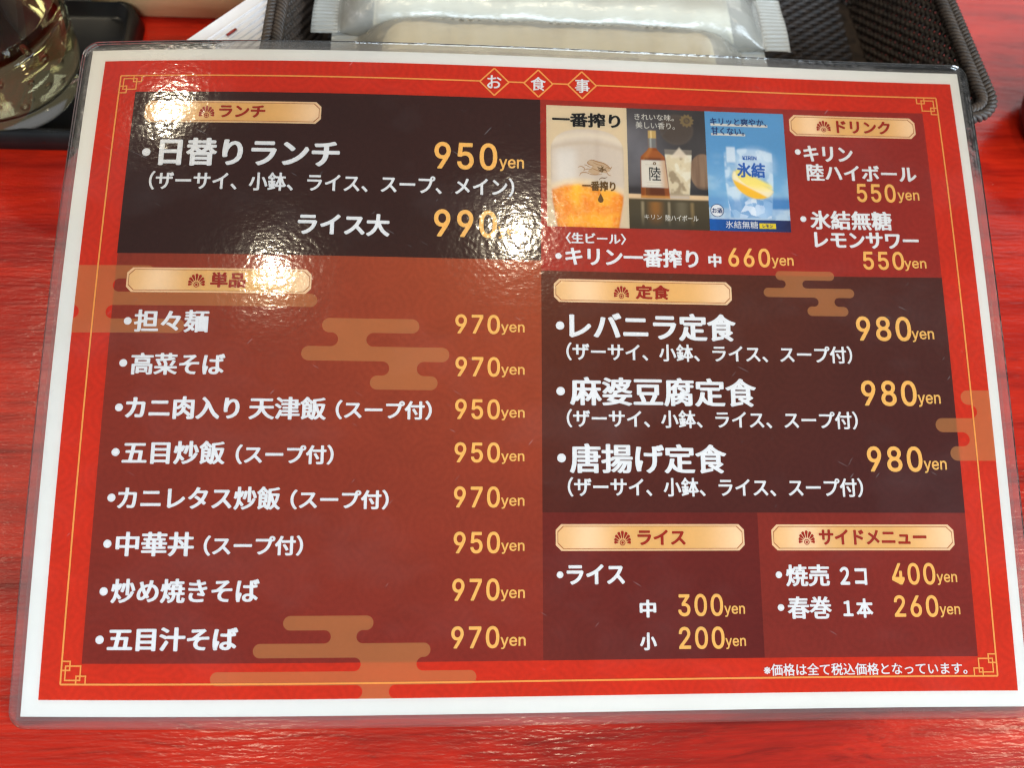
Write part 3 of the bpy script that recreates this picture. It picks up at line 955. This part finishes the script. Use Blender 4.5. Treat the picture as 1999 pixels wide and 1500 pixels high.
def letters(fl, s, u0, u1, v0, v1, style, layer=0.20, col=None):
    v, f = glyphs(s)
    lo, hi = v.min(0), v.max(0)
    kx, ky = WEIGHT[style]
    if any(c in '麺焼飯華婆腐揚糖無結巻鉢陸菜' for c in s): kx, ky = kx*0.84, ky*0.74   # dense characters print a little lighter
    sx = (u1-u0)/(hi[0]-lo[0]+2*kx); sy = (v1-v0)/(hi[1]-lo[1]+2*ky)
    p = np.stack([u0 + (v[:, 0]-lo[0]+kx)*sx, v1 - (v[:, 1]-lo[1]+ky)*sy], 1)
    nst = 12 if kx > 0.01 else 4
    fl.add(p, f, layer, col)
    for i in range(nst):
        a = 2*PI*i/nst
        d = np.array([kx*math.cos(a)*sx, ky*math.sin(a)*sy])
        fl.add(p + d, f, layer + 0.0015*(i+1), col)

# title diamonds
dia = {}
for (cu, ch) in ((134.2, 'お'), (149.0, '食'), (163.8, '事')):
    fl = Flat(); cv = 10.05
    for k in range(4):
        a = [(4.85, 0), (0, 5.0), (-4.85, 0), (0, -5.0)][k]; b = [(4.85, 0), (0, 5.0), (-4.85, 0), (0, -5.0)][(k+1) % 4]
        t = np.linspace(0, 1, 5)[:, None]
        fl.stroke((np.array(a)*(1-t) + np.array(b)*t) + (cu, cv), 0.5, 0.15 + 0.004*k)
    dia[ch] = fl.build('title_diamond', M_LINE, menu)

PLQ = {}
for key, u0, u1, v0, v1, iu, iv in PLAQUES:
    hw = 1.7
    def octo(d, c):
        def a(y):
            e = 0.0
            if y < v0 + d + c: e = c - (y - v0 - d)
            elif y > v1 - d - c: e = c - (v1 - d - y)
            return e
        return (lambda y: u0 + d + a(y)), (lambda y: u1 - d - a(y)), np.concatenate([np.linspace(v0+d, v0+d+c, 3), np.linspace(v1-d-c, v1-d, 3)])
    fl = Flat()
    def tone(base, amp):
        b = np.array(srgb(*base)); h = np.array(srgb(250, 224, 192))
        def f(p):
            s = (p[:, 0]-u0)/(u1-u0)
            g = np.exp(-((s-0.17)/0.12)**2)*0.75 + np.exp(-((s-1.0)/0.16)**2)*0.8 + 0.15*np.exp(-((s)/0.05)**2)
            g = np.clip(g*amp, 0, 1)[:, None]
            return b*(1-g) + h*g
        return f
    a, b, ysn = octo(0, hw); fl.slices(ysn, a, b, 0.12, 1.5, tone((244, 206, 158), 0.6))
    a, b, ysn = octo(0.55, hw); fl.slices(ysn, a, b, 0.125, 1.5, lambda p: np.tile(np.array(srgb(176, 112, 66)), (len(p), 1)))
    a, b, ysn = octo(0.75, hw); fl.slices(ysn, a, b, 0.13, 1.5, tone((234, 190, 122), 1.0))
    PLQ[key] = fl.build('heading_plaque', M_PLAQUE, menu)
    em = Flat()
    r = (v1-v0)*0.175
    cvp = iv + r*0.98
    for k in range(9):                                # open fan of plumes over a ringed dot
        a = math.radians(-90 + (k-4)*22)
        d = np.array([math.cos(a), math.sin(a)]); q = np.array([-d[1], d[0]])
        R1 = r*math.hypot(1.78*d[0], 2.45*d[1])
        c0 = np.array([iu, cvp]); wd = r*0.33
        pts = [c0 + d*r*0.85, c0 + d*r*1.2 + q*wd*0.5, c0 + d*R1*0.93 + q*wd, c0 + d*R1*1.03 + q*wd*0.5, c0 + d*R1*1.03 - q*wd*0.5, c0 + d*R1*0.93 - q*wd, c0 + d*r*1.2 - q*wd*0.5]
        em.poly(pts, 0.17 + 0.002*k)
    em.disc(iu, cvp, r*0.62, 0.19, 20, r_in=r*0.46); em.disc(iu, cvp, r*0.28, 0.19, 14)
    em.build('fan_emblem', M_HEAD, PLQ[key])

for s, u0, u1, v0, v1, style, key in TEXT:
    fl = Flat()
    letters(fl, s, u0, u1, v0, v1, style)
    if style in ('num', 'yen'):
        fl.build('price' if style == 'num' else 'currency_word', M_GOLD, panel[key])
    elif style == 'title':
        fl.build('title_character', M_WHITE, dia[s])
    elif style == 'head':
        fl.build('heading_lettering', M_HEAD, PLQ[key.replace('_head', '')])
    elif style == 'foot':
        fl.build('footnote', M_WHITE, menu)
    else:
        fl.build('side_note' if style == 'note' else 'dish_name', M_WHITE, panel[key])
for u, v, r, k in BULLETS:
    fl = Flat(); fl.disc(u, v, r, 0.2, 20); fl.build('bullet_dot', M_WHITE, panel[k])

# ------------------------------------------------------------------ the three drink pictures
def smooth(a, b, x):
    t = np.clip((x-a)/(b-a), 0, 1); return t*t*(3-2*t)
def vnoise(x, y, seed, f):
    g = np.random.default_rng(seed).random((64, 64))
    X, Y = x*f, y*f
    xi, yi = np.floor(X).astype(int), np.floor(Y).astype(int)
    fx, fy = X-xi, Y-yi
    fx = fx*fx*(3-2*fx); fy = fy*fy*(3-2*fy)
    a = g[yi % 64, xi % 64]; b = g[yi % 64, (xi+1) % 64]; c = g[(yi+1) % 64, xi % 64]; d = g[(yi+1) % 64, (xi+1) % 64]
    return (a*(1-fx)+b*fx)*(1-fy) + (c*(1-fx)+d*fx)*fy
def fbm(x, y, seed, f):
    return (vnoise(x, y, seed, f) + 0.5*vnoise(x, y, seed+1, 2*f) + 0.25*vnoise(x, y, seed+2, 4*f))/1.75
def lay(img, mask, rgb):
    c = np.array(srgb(*rgb)) if len(np.shape(rgb)) == 1 else rgb
    return img*(1-mask[:, None]) + c*mask[:, None]

def art_beer(x, y):
    A = 0.635
    img = np.tile(np.array(srgb(226, 206, 174)), (len(x), 1))
    img = lay(img, smooth(0.3, 1.0, y)*0.5, (216, 200, 176))
    dome = ((np.abs(x-0.5)/0.45)**2.6 + (np.maximum(0.40-y, 0)/0.205)**2.4)
    half = np.interp(y, [0.2, 0.36, 0.6, 0.8, 1.0], [0.45, 0.45, 0.452, 0.43, 0.375])
    inside = smooth(1.06, 0.97, dome) * smooth(0.014, -0.014, np.abs(x-0.5)-half)
    img = lay(img, inside, (218, 204, 190))
    img = lay(img, inside*smooth(0.2, 0.05, np.abs(x-0.24))*0.7*smooth(.3, .42, y), (232, 226, 220))
    img = lay(img, inside*smooth(0.06, 0.0, np.abs(x-0.62))*0.4, (204, 186, 172))
    img = lay(img, inside*smooth(0.05, 0.0, np.abs(y-0.245-0.06*((x-.5)/.45)**2))*0.55, (240, 228, 208))
    img = lay(img, inside*smooth(0.03, 0.0, np.abs(y-0.31-0.05*((x-.5)/.45)**2))*0.35, (206, 186, 160))
    lvl = 0.645 + 0.07*((x-0.45)/0.45)**2 + 0.03*(fbm(x, y, 3, 6)-0.5)
    b = inside*smooth(-0.02, 0.03, y-lvl)
    n = fbm(x, y*1.5, 11, 7)
    n2 = smooth(.3, .7, n)[:, None]
    beer = np.array(srgb(248, 188, 62))*(1-n2) + np.array(srgb(240, 148, 44))*n2
    beer = lay(beer, smooth(.2, .9, fbm(x*1.6, y, 77, 16))*.35, (255, 206, 110))
    beer = lay(beer, smooth(0.12, 0.0, np.abs(x-0.36))*smooth(.95, .7, y)*0.8, (255, 210, 70))
    beer = lay(beer, smooth(0.25, 0.05, x)*0.6, (228, 150, 72))
    beer = lay(beer, smooth(0.62, 0.85, n)*0.6, (246, 196, 96))
    beer = lay(beer, smooth(.62, .72, vnoise(x*1.2, y*2.4, 91, 34))*.18, (255, 232, 160))
    beer = lay(beer, smooth(.05, 0, half-np.abs(x-.5))*.5, (206, 120, 36))
    img = lay(img, b, beer)
    img = lay(img, inside*smooth(.05, .0, np.abs(y-lvl+.015))*.5, (246, 222, 178))
    img = lay(img, inside*smooth(.028, 0, half-np.abs(x-.5))*smooth(.66, .6, y)*.45, (190, 172, 152))
    return img
def ell(x, y, cx, cy, rx, ry, soft=0.06):
    d = np.sqrt(((x-cx)/rx)**2 + ((y-cy)/ry)**2)
    return smooth(1+soft, 1-soft, d)
def box(x, y, x0, x1, y0, y1, s=0.008):
    return smooth(x0-s, x0+s, x)*smooth(x1+s, x1-s, x)*smooth(y0-s, y0+s, y)*smooth(y1+s, y1-s, y)
def art_whisky(x, y):
    img = np.tile(np.array(srgb(84, 77, 76)), (len(x), 1))
    img = lay(img, smooth(.5, .0, np.abs(y-0.36-0.2*x))*smooth(.75, .1, x)*0.85, (146, 142, 148))
    img = lay(img, fbm(x, y, 21, 5)*0.5, (50, 44, 42))
    img = lay(img, ell(x, y, 0.63, 0.17, 0.215, 0.13, 0.08)*0.8, (104, 90, 80))
    img = lay(img, ell(x, y, 0.63, 0.17, 0.19, 0.112, 0.1)*0.5, (92, 78, 70))
    img = lay(img, ell(x, y, 0.95, 0.52, 0.17, 0.15, 0.06), (160, 130, 104))
    img = lay(img, ell(x, y, 0.95, 0.52, 0.17, 0.15, 0.05)*smooth(.4, .9, fbm(x*3, y*.4, 8, 6)), (134, 104, 82))
    img = lay(img, smooth(0.63, 0.68, y)*smooth(.73, .70, y)*0.8, (60, 54, 54))
    counter = smooth(0.715, 0.725, y)
    img = lay(img, counter, (92, 80, 58))
    img = lay(img, counter*smooth(.8, 1.0, y)*0.6, (66, 56, 42))
    img = lay(img, smooth(0.714, 0.72, y)*smooth(0.765, 0.745, y), (234, 204, 166))
    for cx, w, c, a in ((0.33, .14, (176, 118, 54), .75), (0.17, .035, (196, 176, 140), .6), (0.5, .03, (200, 180, 146), .55), (0.66, .12, (150, 138, 112), .5), (0.79, .04, (190, 160, 110), .5)):
        img = lay(img, smooth(w, 0, np.abs(x-cx))*smooth(.765, .79, y)*smooth(1.0, .83, y)*a, c)
    # bottle
    hw = np.interp(y, [0.185, 0.335, 0.36, 0.405, 0.43, 0.745], [0.045, 0.047, 0.075, 0.145, 0.152, 0.178])
    cx = 0.315 + 0.02*smooth(.4, .75, y)
    bot = smooth(0.012, -0.004, np.abs(x-cx)-hw)*smooth(.18, .19, y)*smooth(.752, .742, y)
    img = lay(img, bot, (156, 84, 34))
    img = lay(img, bot*smooth(.05, 0, np.abs(x-cx+hw*.55))*0.6, (214, 146, 72))
    img = lay(img, bot*smooth(.4, .43, y)*smooth(.75, .62, np.abs(x-cx)/hw)*0.75, (92, 44, 24))
    img = lay(img, bot*smooth(.72, .735, y)*0.8, (222, 160, 84))
    img = lay(img, bot*smooth(.335, .325, y), (134, 132, 130))
    img = lay(img, bot*smooth(.335, .325, y)*smooth(.02, 0, np.abs(x-cx+.02))*.8, (196, 196, 190))
    img = lay(img, bot*smooth(.252, .246, y), (206, 174, 112))
    img = lay(img, bot*smooth(.252, .246, y)*smooth(.015, 0, np.abs(x-cx+.012)), (240, 218, 164))
    img = lay(img, bot*smooth(.345, .36, y)*smooth(.43, .40, y)*.5, (190, 112, 52))
    lab = box(x, y, cx-hw*0.97, cx+hw*0.97, 0.435, 0.66)
    img = lay(img, lab, (226, 218, 206))
    img = lay(img, lab*smooth(.05, .16, x-cx)*0.8, (206, 162, 118))
    for yy in (0.47, 0.62, 0.64): img = lay(img, box(x, y, cx-.1, cx+.1, yy, yy+.004, .003)*.4, (150, 130, 110))
    # highball glass of ice
    hw2 = np.interp(y, [0.335, 0.745], [0.172, 0.118]); cx2 = 0.64
    gl = smooth(0.01, -0.004, np.abs(x-cx2)-hw2)*smooth(.335, .342, y)*smooth(.75, .742, y)
    img = lay(img, gl*0.55, (170, 158, 142))
    fill = gl*smooth(.375, .39, y)*smooth(.725, .70, y)
    nn = fbm(x*1.0, y*1.4, 31, 9)
    img = lay(img, fill, (222, 208, 180))
    img = lay(img, fill*smooth(.52, .68, nn)*.8, (160, 138, 108))
    img = lay(img, fill*smooth(.45, .30, nn)*.9, (234, 228, 212))
    pk = smooth(0.02, -0.01, np.abs(x-0.655)*0.75 - (y-0.325))*smooth(.42, .39, y)
    img = lay(img, pk*.9, (228, 214, 196))
    img = lay(img, gl*smooth(.72, .735, y)*.5, (214, 208, 206))
    # gilt crest
    d = np.sqrt(((x-0.765)/0.085)**2 + ((y-0.09)/0.052)**2)
    ang = np.arctan2((y-0.09)*1.6, x-0.765)
    img = lay(img, smooth(1.05, .9, d + .12*np.sin(ang*11))*smooth(.35, .6, d)*.8, (150, 126, 84))
    img = lay(img, smooth(.42, .2, d)*.6, (140, 116, 76))
    return img
def art_sour(x, y):
    img = np.tile(np.array(srgb(104, 164, 208)), (len(x), 1))
    img = lay(img, smooth(.25, .75, y)*.75, (150, 196, 226))
    img = lay(img, smooth(.45, .75, fbm(x*.8, y*1.6, 41, 5))*smooth(.3, .5, y)*.5, (190, 216, 232))
    img = lay(img, smooth(.69, .75, y)*smooth(.3, .7, x)*.8, (66, 134, 196))
    img = lay(img, smooth(.69, .75, y)*smooth(.35, .1, x)*.5, (96, 150, 204))
    img = lay(img, smooth(.80, .83, y + .02*(fbm(x, y, 43, 8)-.5)), (196, 214, 230))
    img = lay(img, smooth(.80, .83, y)*smooth(.5, .7, fbm(x, y*2, 44, 9))*.6, (150, 184, 216))
    half = np.interp(y, [.31, .6, .9], [.30, .295, .25]); cx = .52
    gl = smooth(.015, -.01, np.abs(x-cx)-half)*smooth(.30, .325, y + .09*(1-((x-cx)/.3)**2)*0 - .035*((x-cx)/.3)**2)*smooth(.9, .88, y)
    img = lay(img, gl*.45, (196, 218, 236))
    n = fbm(x*1.1, y*1.3, 51, 8)
    img = lay(img, gl*smooth(.5, .64, n)*.75, (226, 236, 244))
    img = lay(img, gl*smooth(.46, .34, n)*.5, (108, 164, 210))
    img = lay(img, ell(x, y, .60, .44, .22, .12, .5)*.7, (222, 232, 242))
    img = lay(img, box(x, y, .25, .36, .30, .43, .012)*.75, (236, 240, 244))
    g = np.random.default_rng(5); cells = g.random((46, 2))*(.7, .26) + (.17, .70); tone_ = g.random(46)
    dd = ((x[:, None]-cells[:, 0])**2 + ((y[:, None]-cells[:, 1])*1.5)**2); near = dd.argmin(1)
    for lo_, hi_, cc in ((0, .3, (124, 170, 214)), (.3, .55, (168, 200, 230)), (.55, .8, (206, 222, 242)), (.8, 1.01, (236, 240, 248))):
        sel = ((tone_[near] >= lo_) & (tone_[near] < hi_)).astype(float)
        img = lay(img, sel*gl*smooth(.71, .77, y)*.75, cc)
    # lemon wedge
    ux, uy = x-.56, (y-.60)*1.5
    a = math.radians(-27); rx, ry = ux*math.cos(a)-uy*math.sin(a), ux*math.sin(a)+uy*math.cos(a)
    w = ell(rx, ry+.02, 0, 0, .27, .20, .06)*smooth(-.015, .015, ry+.03)
    img = lay(img, w, (246, 200, 66))
    fl = ell(rx, ry+.04, 0, 0, .25, .10, .08)*smooth(.7, .6, y)
    img = lay(img, w*smooth(.09, .06, ry), (246, 236, 206))
    img = lay(img, fl*smooth(-.05, 0, ry+.06), (246, 230, 140))
    return img

def poster(u0, u1, v0, v1, fn, nx, ny):
    fl = Flat()
    gx, gy = np.meshgrid(np.linspace(0, 1, nx), np.linspace(0, 1, ny))
    x, y = gx.ravel(), gy.ravel()
    pts = np.stack([u0 + x*(u1-u0), v0 + y*(v1-v0)], 1)
    faces = [(j*nx+i, (j+1)*nx+i, (j+1)*nx+i+1, j*nx+i+1) for j in range(ny-1) for i in range(nx-1)]
    fl.add(pts, faces, 0.12, None)
    fl.c = [fn(x, y)]
    return fl.build('drink_picture', M_ART, menu)
V0, V1 = 17.8, 60.55
A1 = (151.6, 178.75); A2 = (178.75, 205.6); A3 = (205.6, 233.0)
p1 = poster(*A1, V0, V1, art_beer, 150, 220)
p2 = poster(*A2, V0, V1, art_whisky, 150, 220)
p3 = poster(*A3, V0, V1, art_sour, 150, 220)
def plet(parent, A, s, x0, x1, y0, y1, style, mat, name='picture_lettering', layer=0.2):
    fl = Flat(); w, h = A[1]-A[0], V1-V0
    letters(fl, s, A[0]+x0*w, A[0]+x1*w, V0+y0*h, V0+y1*h, style, layer)
    return fl.build(name, mat, parent)
plet(p1, A1, '一番搾り', .07, .92, .055, .178, 'bold', M_BLACK)
plet(p1, A1, '一番搾り', .43, .84, .622, .705, 'mid', M_BROWN)
# prancing beast emblem in fine gilt strokes above the words
fl = Flat(); w, h = A1[1]-A1[0], V1-V0
body_ = [(.50, .475), (.53, .455), (.60, .455), (.68, .47), (.76, .50), (.78, .535), (.72, .555), (.66, .55), (.62, .572), (.55, .565), (.50, .545), (.54, .52), (.56, .50)]
def q(pts): return [(A1[0]+a*w, V0+b*h) for a, b in pts]
def curve(pts, n=24):
    p = np.array(pts, float); t = np.linspace(0, len(p)-1, n); i = np.clip(t.astype(int), 0, len(p)-2); f = (t-i)[:, None]
    pm = p[np.clip(i-1, 0, len(p)-1)]; p0 = p[i]; p1_ = p[i+1]; p2_ = p[np.clip(i+2, 0, len(p)-1)]
    return 0.5*((2*p0) + (-pm+p1_)*f + (2*pm-5*p0+4*p1_-p2_)*f**2 + (-pm+3*p0-3*p1_+p2_)*f**3)
_bf = Flat(); _bf.poly(q(body_), 0.14); _bf.build('beast_body', M_PALETAN, p1)
for pts, wd in (
    ([(.52, .455), (.56, .45), (.62, .462), (.70, .475), (.76, .50), (.79, .53)], .35), ([(.52, .455), (.50, .475), (.53, .49), (.58, .50)], .3),
    ([(.38, .515), (.42, .505), (.46, .52), (.45, .545)], .25), ([(.40, .585), (.42, .56), (.47, .555), (.52, .56)], .3),
    ([(.50, .56), (.55, .57), (.62, .57), (.68, .565)], .25), ([(.55, .515), (.60, .53), (.66, .545)], .25),
    ([(.72, .50), (.78, .515), (.80, .50)], .3), ([(.73, .545), (.76, .57), (.79, .575)], .25), ([(.45, .54), (.50, .525), (.56, .53)], .22),
    ([(.57, .47), (.62, .485), (.70, .495)], .22), ([(.46, .49), (.50, .50), (.54, .515)], .22)):
    c = curve(q(pts)); fl.stroke(c, wd*np.sin(np.linspace(.25, PI-.25, len(c))), 0.16 + .002*random.random())
fl.build('beast_emblem', M_TAN, p1)
fl = Flat()
for pts, wd in (([(.62, .505), (.66, .52), (.70, .50)], .4), ([(.64, .54), (.69, .525), (.74, .54)], .4), ([(.67, .495), (.69, .53), (.67, .555)], .35),
                ([(.63, .525), (.67, .54), (.73, .515)], .35), ([(.64, .612), (.67, .595), (.71, .597), (.74, .588)], .3)):
    c = curve(q(pts)); fl.stroke(c, wd*np.sin(np.linspace(.3, PI-.3, len(c))), 0.17 + .002*random.random())
drop = [(.655, .722)] + [(.655 + .034*math.cos(a), .775 + .024*math.sin(a)) for a in np.linspace(-.5, PI+.5, 14)]
fl.poly(q(drop), 0.17)
fl.build('emblem_ink', M_BROWN, p1)
plet(p2, A2, 'きれいな味。', .10, .60, .043, .098, 'thin', M_SOFT)
plet(p2, A2, '美しい香り。', .11, .61, .112, .170, 'thin', M_SOFT)
plet(p2, A2, '陸', .265, .41, .49, .605, 'thin', M_BLACK)
plet(p2, A2, 'キリン', .185, .405, .884, .922, 'thin', M_SOFT)
plet(p2, A2, '陸ハイボール', .45, .86, .882, .932, 'semi', M_SOFT)
fl = Flat(); w, h = A2[1]-A2[0], V1-V0
fl.disc(A2[0]+.335*w, V0+.462*h, .55, .2, 12, r_in=.25); fl.build('label_crest', M_BROWN, p2)
fl = Flat(); w, h = A3[1]-A3[0]-0, V1-V0
fl.rect(A3[0]+.07*w, V0+.103*h, A3[0]+.79*w, V0+.124*h, .15); fl.rect(A3[0]+.07*w, V0+.186*h, A3[0]+.50*w, V0+.205*h, .15)
fl.build('underline_band', M_SOFT, p3)
plet(p3, A3, 'キリッと爽やか、', .065, .78, .052, .118, 'semi', M_NAVY)
plet(p3, A3, '甘くない。', .075, .49, .132, .20, 'semi', M_NAVY)
plet(p3, A3, 'KIRIN', .45, .625, .374, .406, 'semi', M_BLUE)
plet(p3, A3, '氷結', .37, .725, .43, .555, 'mid', M_BLUE)
fl = Flat(); cu, cv = A3[0]+.10*w, V0+.835*h
fl.disc(cu, cv, 2.2, .15, 28); fl.build('round_badge', M_WHITE, p3)
fl = Flat(); fl.disc(cu, cv, 2.28, .18, 28, r_in=2.08); letters(fl, 'お酒', cu-1.75, cu+1.75, cv-0.85, cv+0.95, 'semi'); fl.build('badge_lettering', M_NAVY, p3)
fl = Flat(); fl.rect(A3[0], V0+.905*h, A3[1], V1, .14, 1.5, corner_mix(A3[0], V0, A3[1], V1, (32, 104, 184), (50, 50, 92), (32, 104, 184), (50, 50, 92)))
fl.build('blue_strip', M_PANEL, p3)
plet(p3, A3, '氷結無糖', .195, .595, .918, .978, 'thin', M_WHITE, layer=.22)
fl = Flat(); fl.rect(A3[0]+.61*w, V0+.932*h, A3[0]+.815*w, V0+.976*h, .2, 1.5, lambda p: np.tile(np.array(srgb(232, 210, 60)), (len(p), 1)))
fl.build('yellow_tag', M_PANEL, p3)
plet(p3, A3, 'レモン', .65, .775, .940, .968, 'bold', M_NAVY, layer=.22)
